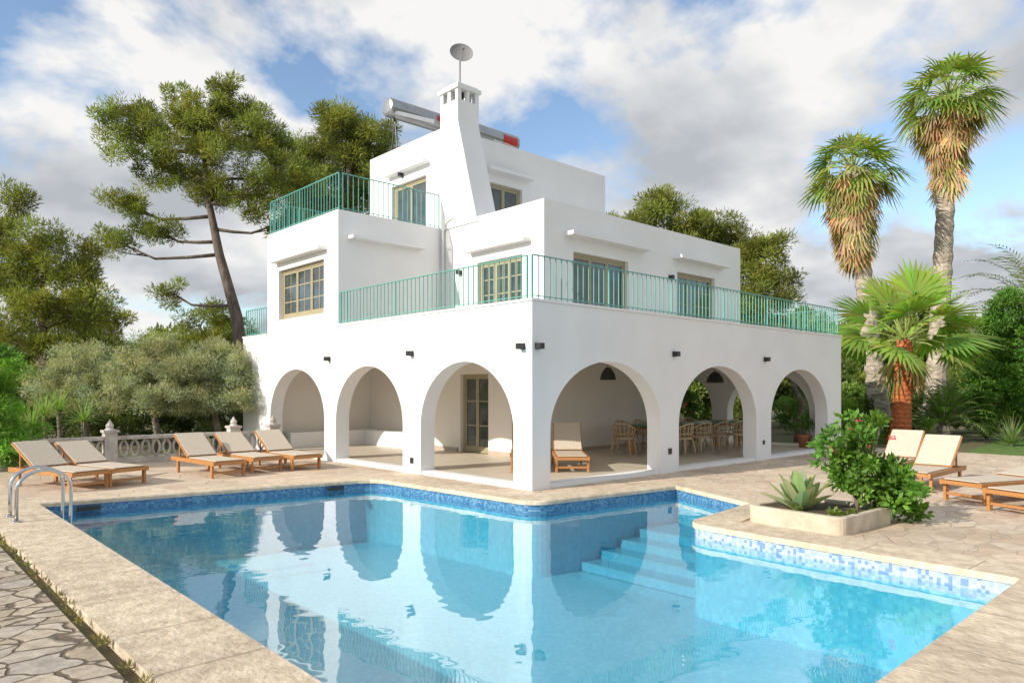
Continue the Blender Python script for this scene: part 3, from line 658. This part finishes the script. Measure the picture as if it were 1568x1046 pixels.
tree('pine_tree',at(-.43,32),[(0,0,-.05),(.1,0,3),(0,0,4.5)],[.2,.15,.05],[(0,0,4.9,1.1,1,.7),(1.2,0,4.0,1.1,1,.8),(-1.2,0,3.9,1.2,1,.8),(0,0,3.0,2,1.2,.8)],20,.4,170,.22,.04,PINE,BARK)
OL=(.36,.38,.25)
for u,D,h in ((-.60,20.5,0),(-.50,20,.15),(-.415,20.5,.05)):
    tree('olive_tree',at(u,D),[(0,0,-.05),(.08,0,.5),(-.05,.05,1.0),(.05,0,1.6)],[.13,.10,.09,.05],[(0,0,2.3+h,1.05,1.1,.6),(-.95,.1,2.0+h,.8,.9,.55),(.9,-.1,2.1+h,.8,.9,.55),(-.4,-.5,1.55,.95,.8,.5),(.6,-.5,1.5,.85,.8,.5),(0,0,2.8+h,.7,.7,.25)],75,.24,150,.10,.022,OL,OBARK,var=.25,br=.035,nb=3)
def mass(name,lobes,dens,sr,nl,Ln,W,base,up=.4,var=.4):
    e=empty(name,(-8.386,-8.59,0),VROT)
    P,D,C,_=clumps(lobes,dens,sr,nl,base,var,up); leafmesh('foliage',P,D,rng.uniform(.7,1.3,len(P))*Ln,W,C,LEAF,e); return e
def arcl(us,D,z,rx,ry,rz): return [(u*D+rng.uniform(-.4,.4),D+rng.uniform(-1,1),z*rng.uniform(.8,1.15),rx,ry,rz) for u in us]
mass('garden_hedge',arcl(np.arange(-.74,-.36,.035),23,.7,.8,.7,.7),22,.3,150,.14,.05,(.08,.11,.035))
mass('tree_line',arcl(np.arange(-.95,-.34,.05),36,2.2,1.7,1.5,2.0)+arcl(np.arange(-.95,-.34,.06),40,3.2,1.8,1.5,1.6)+arcl(np.arange(.36,1.0,.05),40,3.0,1.8,1.5,2.4)+arcl(np.arange(.4,1.0,.06),46,4.8,2.0,1.5,2.0)+arcl(np.arange(.1,.46,.05),34,1.6,1.4,1.2,1.6),14,.55,170,.28,.10,(.20,.26,.065))
mass('shrub_border',arcl(np.arange(.47,.80,.03),29,1.0,.9,.8,1.0)+arcl(np.arange(.40,.52,.03),27,.8,.6,.6,.8),24,.3,150,.14,.06,(.14,.23,.05))
mass('flowering_shrub',[(.47*25,25,.7,.8,.8,.7),(.51*23.5,23.5,.35,.6,.5,.4),(.58*23.5,23.5,.3,.7,.4,.35)],34,.22,150,.11,.05,(.20,.31,.05))
mass('pittosporum_bush',[(-.74*14.5,14.5,1.6,.55,.8,.9),(-.72*14.5,14.8,.8,.5,.8,.8),(-.75*14,14,2.4,.5,.6,.5),(-.70*15,15,.5,.5,.5,.5),(-.735*14.5,15,2.0,.5,.6,.6)],50,.22,150,.10,.035,(.16,.32,.05))
for (u,D,h) in ((-.655,17.2,1.15),(-.635,17.6,1.25),(-.60,17.4,1.0),(-.672,16.8,.9)):
    x,y,z=at(u,D); blade_plant('yucca_plant',(x,y,-.05),50,.62,.028,(.26,.38,.11),trunkh=h,thick=False,elr=(-15,85),curve=.35)
for (u,D,h) in ((.70,22,.1),(.665,25,.1),(.76,21,.1)):
    x,y,z=at(u,D); blade_plant('yucca_plant',(x,y,-.05),60,.9,.035,(.2,.3,.1),trunkh=h,thick=False,elr=(0,85),curve=.2)
G1=[(.24,.33,.07),(.33,.40,.10),(.17,.26,.05),(.38,.40,.15)]
palm('fan_palm',at(.590,28),(.65,0,13.2),.36,.27,PBARK,46,1.15,1.15,140,G1,droop=.9,nseg=14,wid=.10,elmin=-30,skirtlen=2.9,skr=1.6)
palm('fan_palm',at(.52,27),(-1.1,0,10.0),.34,.26,PBARK,40,1.05,1.05,170,G1,droop=.9,nseg=14,wid=.10,elmin=-25,skirtlen=2.6,skr=1.7)
palm('fan_palm',at(.5435,23),(.15,0,3.3),.30,.22,RBARK,24,1.45,1.5,6,[(.28,.42,.08),(.36,.47,.11),(.22,.35,.07)],droop=.35,nseg=22,wid=.14,elmin=-12,skirtlen=.4,skr=.7)
for nm,loc,n_,Lf,ll,col,h,dr in (('cycad_plant',at(.605,24),46,1.9,.34,(.14,.25,.045),.5,.75),('date_palm',at(.735,30),30,3.6,.6,(.26,.33,.13),5.2,.8),('date_palm',at(.66,40),26,3.2,.6,(.22,.28,.13),3.4,.8)):
    e=empty(nm,loc); lst=[]; mb=M(); mb.tube([(0,0,-.05),(0,0,h)],[.22,.18],10)
    for i in range(n_):
        pts=feather(lst,(0,0,h),i*2.4,math.radians(80-70*i/n_),Lf,22,ll,col,w=.06,droop=dr)
        mb.tube(pts[::4],[.02,.016,.012,.01,.006,.004][:len(pts[::4])],4)
    mb.obj('trunk',PBARK,e); quadmesh('fronds',np.array([[tuple(v) for v in q] for q,_ in lst]),np.array([c for _,c in lst]),LEAF,e)
tree('lemon_tree',at(.71,24),[(0,0,-.05),(0,0,1.2),(.1,0,3)],[.14,.12,.05],[(0,0,3.3,1.3,1.2,.9),(-.5,0,2.2,1.3,1.2,.8),(.8,0,2.6,1.2,1.2,1.2),(0,0,4.4,1.0,1,.7),(-.8,0,1.3,.9,.9,.6),(.6,0,1.0,1.0,.9,.7)],45,.28,170,.12,.055,(.12,.25,.04),OBARK,up=.1)
tree('garden_tree',at(.40,24),[(0,0,-.05),(.2,0,1.2),(-.4,0,2.4)],[.15,.12,.05],[(0,0,2.9,1.2,1.1,.6),(-1.2,.2,2.5,1.0,1,.5),(1.0,0,2.4,.9,1,.5)],30,.28,130,.14,.04,(.14,.18,.05),OBARK)
# ---------------------------------------------------------------- light and sky
el=math.radians(26); az=math.radians(10)
tosun=Vector((-math.cos(az)*math.cos(el),math.sin(az)*math.cos(el),math.sin(el)))
sd=bpy.data.lights.new('sun','SUN'); sd.energy=5; sd.angle=math.radians(.5); sd.color=(1,.92,.79)
so=bpy.data.objects.new('sun',sd); S.collection.objects.link(so); so.rotation_euler=(-tosun).to_track_quat('-Z','Y').to_euler()
w=bpy.data.worlds.new('World'); S.world=w; w.use_nodes=True; t=w.node_tree; t.nodes.clear(); L=t.links.new
out=nd(t,'ShaderNodeOutputWorld'); bg=nd(t,'ShaderNodeBackground'); L(bg.outputs[0],out.inputs[0]); bg.inputs[1].default_value=.15
sky=nd(t,'ShaderNodeTexSky',sky_type='NISHITA',sun_disc=False); sky.sun_elevation=el; sky.sun_rotation=math.radians(279); sky.air_density=1.0; sky.dust_density=.5; sky.ozone_density=1.5
tc=nd(t,'ShaderNodeTexCoord'); sx=nd(t,'ShaderNodeSeparateXYZ'); L(tc.outputs['Generated'],sx.inputs[0])
mz=nd(t,'ShaderNodeMath',operation='MAXIMUM'); L(sx.outputs[2],mz.inputs[0]); mz.inputs[1].default_value=0
az_=nd(t,'ShaderNodeMath',operation='ADD'); L(mz.outputs[0],az_.inputs[0]); az_.inputs[1].default_value=.35
cb=nd(t,'ShaderNodeCombineXYZ')
for k in (0,1):
    d_=nd(t,'ShaderNodeMath',operation='DIVIDE'); L(sx.outputs[k],d_.inputs[0]); L(az_.outputs[0],d_.inputs[1]); L(d_.outputs[0],cb.inputs[k])
cb.inputs[2].default_value=3.7
nz=nd(t,'ShaderNodeTexNoise'); nz.inputs['Scale'].default_value=2.1; nz.inputs['Detail'].default_value=7; nz.inputs['Roughness'].default_value=.55; nz.inputs['Distortion'].default_value=.15; L(cb.outputs[0],nz.inputs['Vector'])
cov=ramp(t,[(.41,0),(.50,1)]); L(nz.outputs[0],cov.inputs[0])
n2=nd(t,'ShaderNodeTexNoise'); n2.inputs['Scale'].default_value=2.6; n2.inputs['Detail'].default_value=6; n2.inputs['Roughness'].default_value=.52
of=nd(t,'ShaderNodeVectorMath',operation='ADD'); of.inputs[1].default_value=(5,2,1); L(cb.outputs[0],of.inputs[0]); L(of.outputs[0],n2.inputs['Vector'])
cc=ramp(t,[(.36,(.52,.55,.59)),(.5,(.76,.775,.80)),(.60,(1.0,.99,.975))]); L(n2.outputs[0],cc.inputs[0])
sc_=nd(t,'ShaderNodeVectorMath',operation='SCALE'); L(cc.outputs[0],sc_.inputs[0]); sc_.inputs['Scale'].default_value=6.25
sk2=nd(t,'ShaderNodeVectorMath',operation='SCALE'); L(sky.outputs[0],sk2.inputs[0]); sk2.inputs['Scale'].default_value=1.35
mx=nd(t,'ShaderNodeMix',data_type='RGBA'); L(cov.outputs[0],mx.inputs[0]); L(sk2.outputs[0],mx.inputs[6]); L(sc_.outputs[0],mx.inputs[7]); L(mx.outputs[2],bg.inputs[0])
# ---------------------------------------------------------------- camera
c=bpy.data.cameras.new('camera'); co=bpy.data.objects.new('camera',c); S.collection.objects.link(co); S.camera=co
co.location=(-8.386,-8.59,1.7); co.rotation_euler=(math.radians(90),0,VROT); c.lens=25.1; c.sensor_width=36; c.shift_y=.0472; c.clip_end=2000; c.clip_start=.05
S.view_settings.view_transform='Standard'; S.view_settings.look='None'; S.view_settings.exposure=0
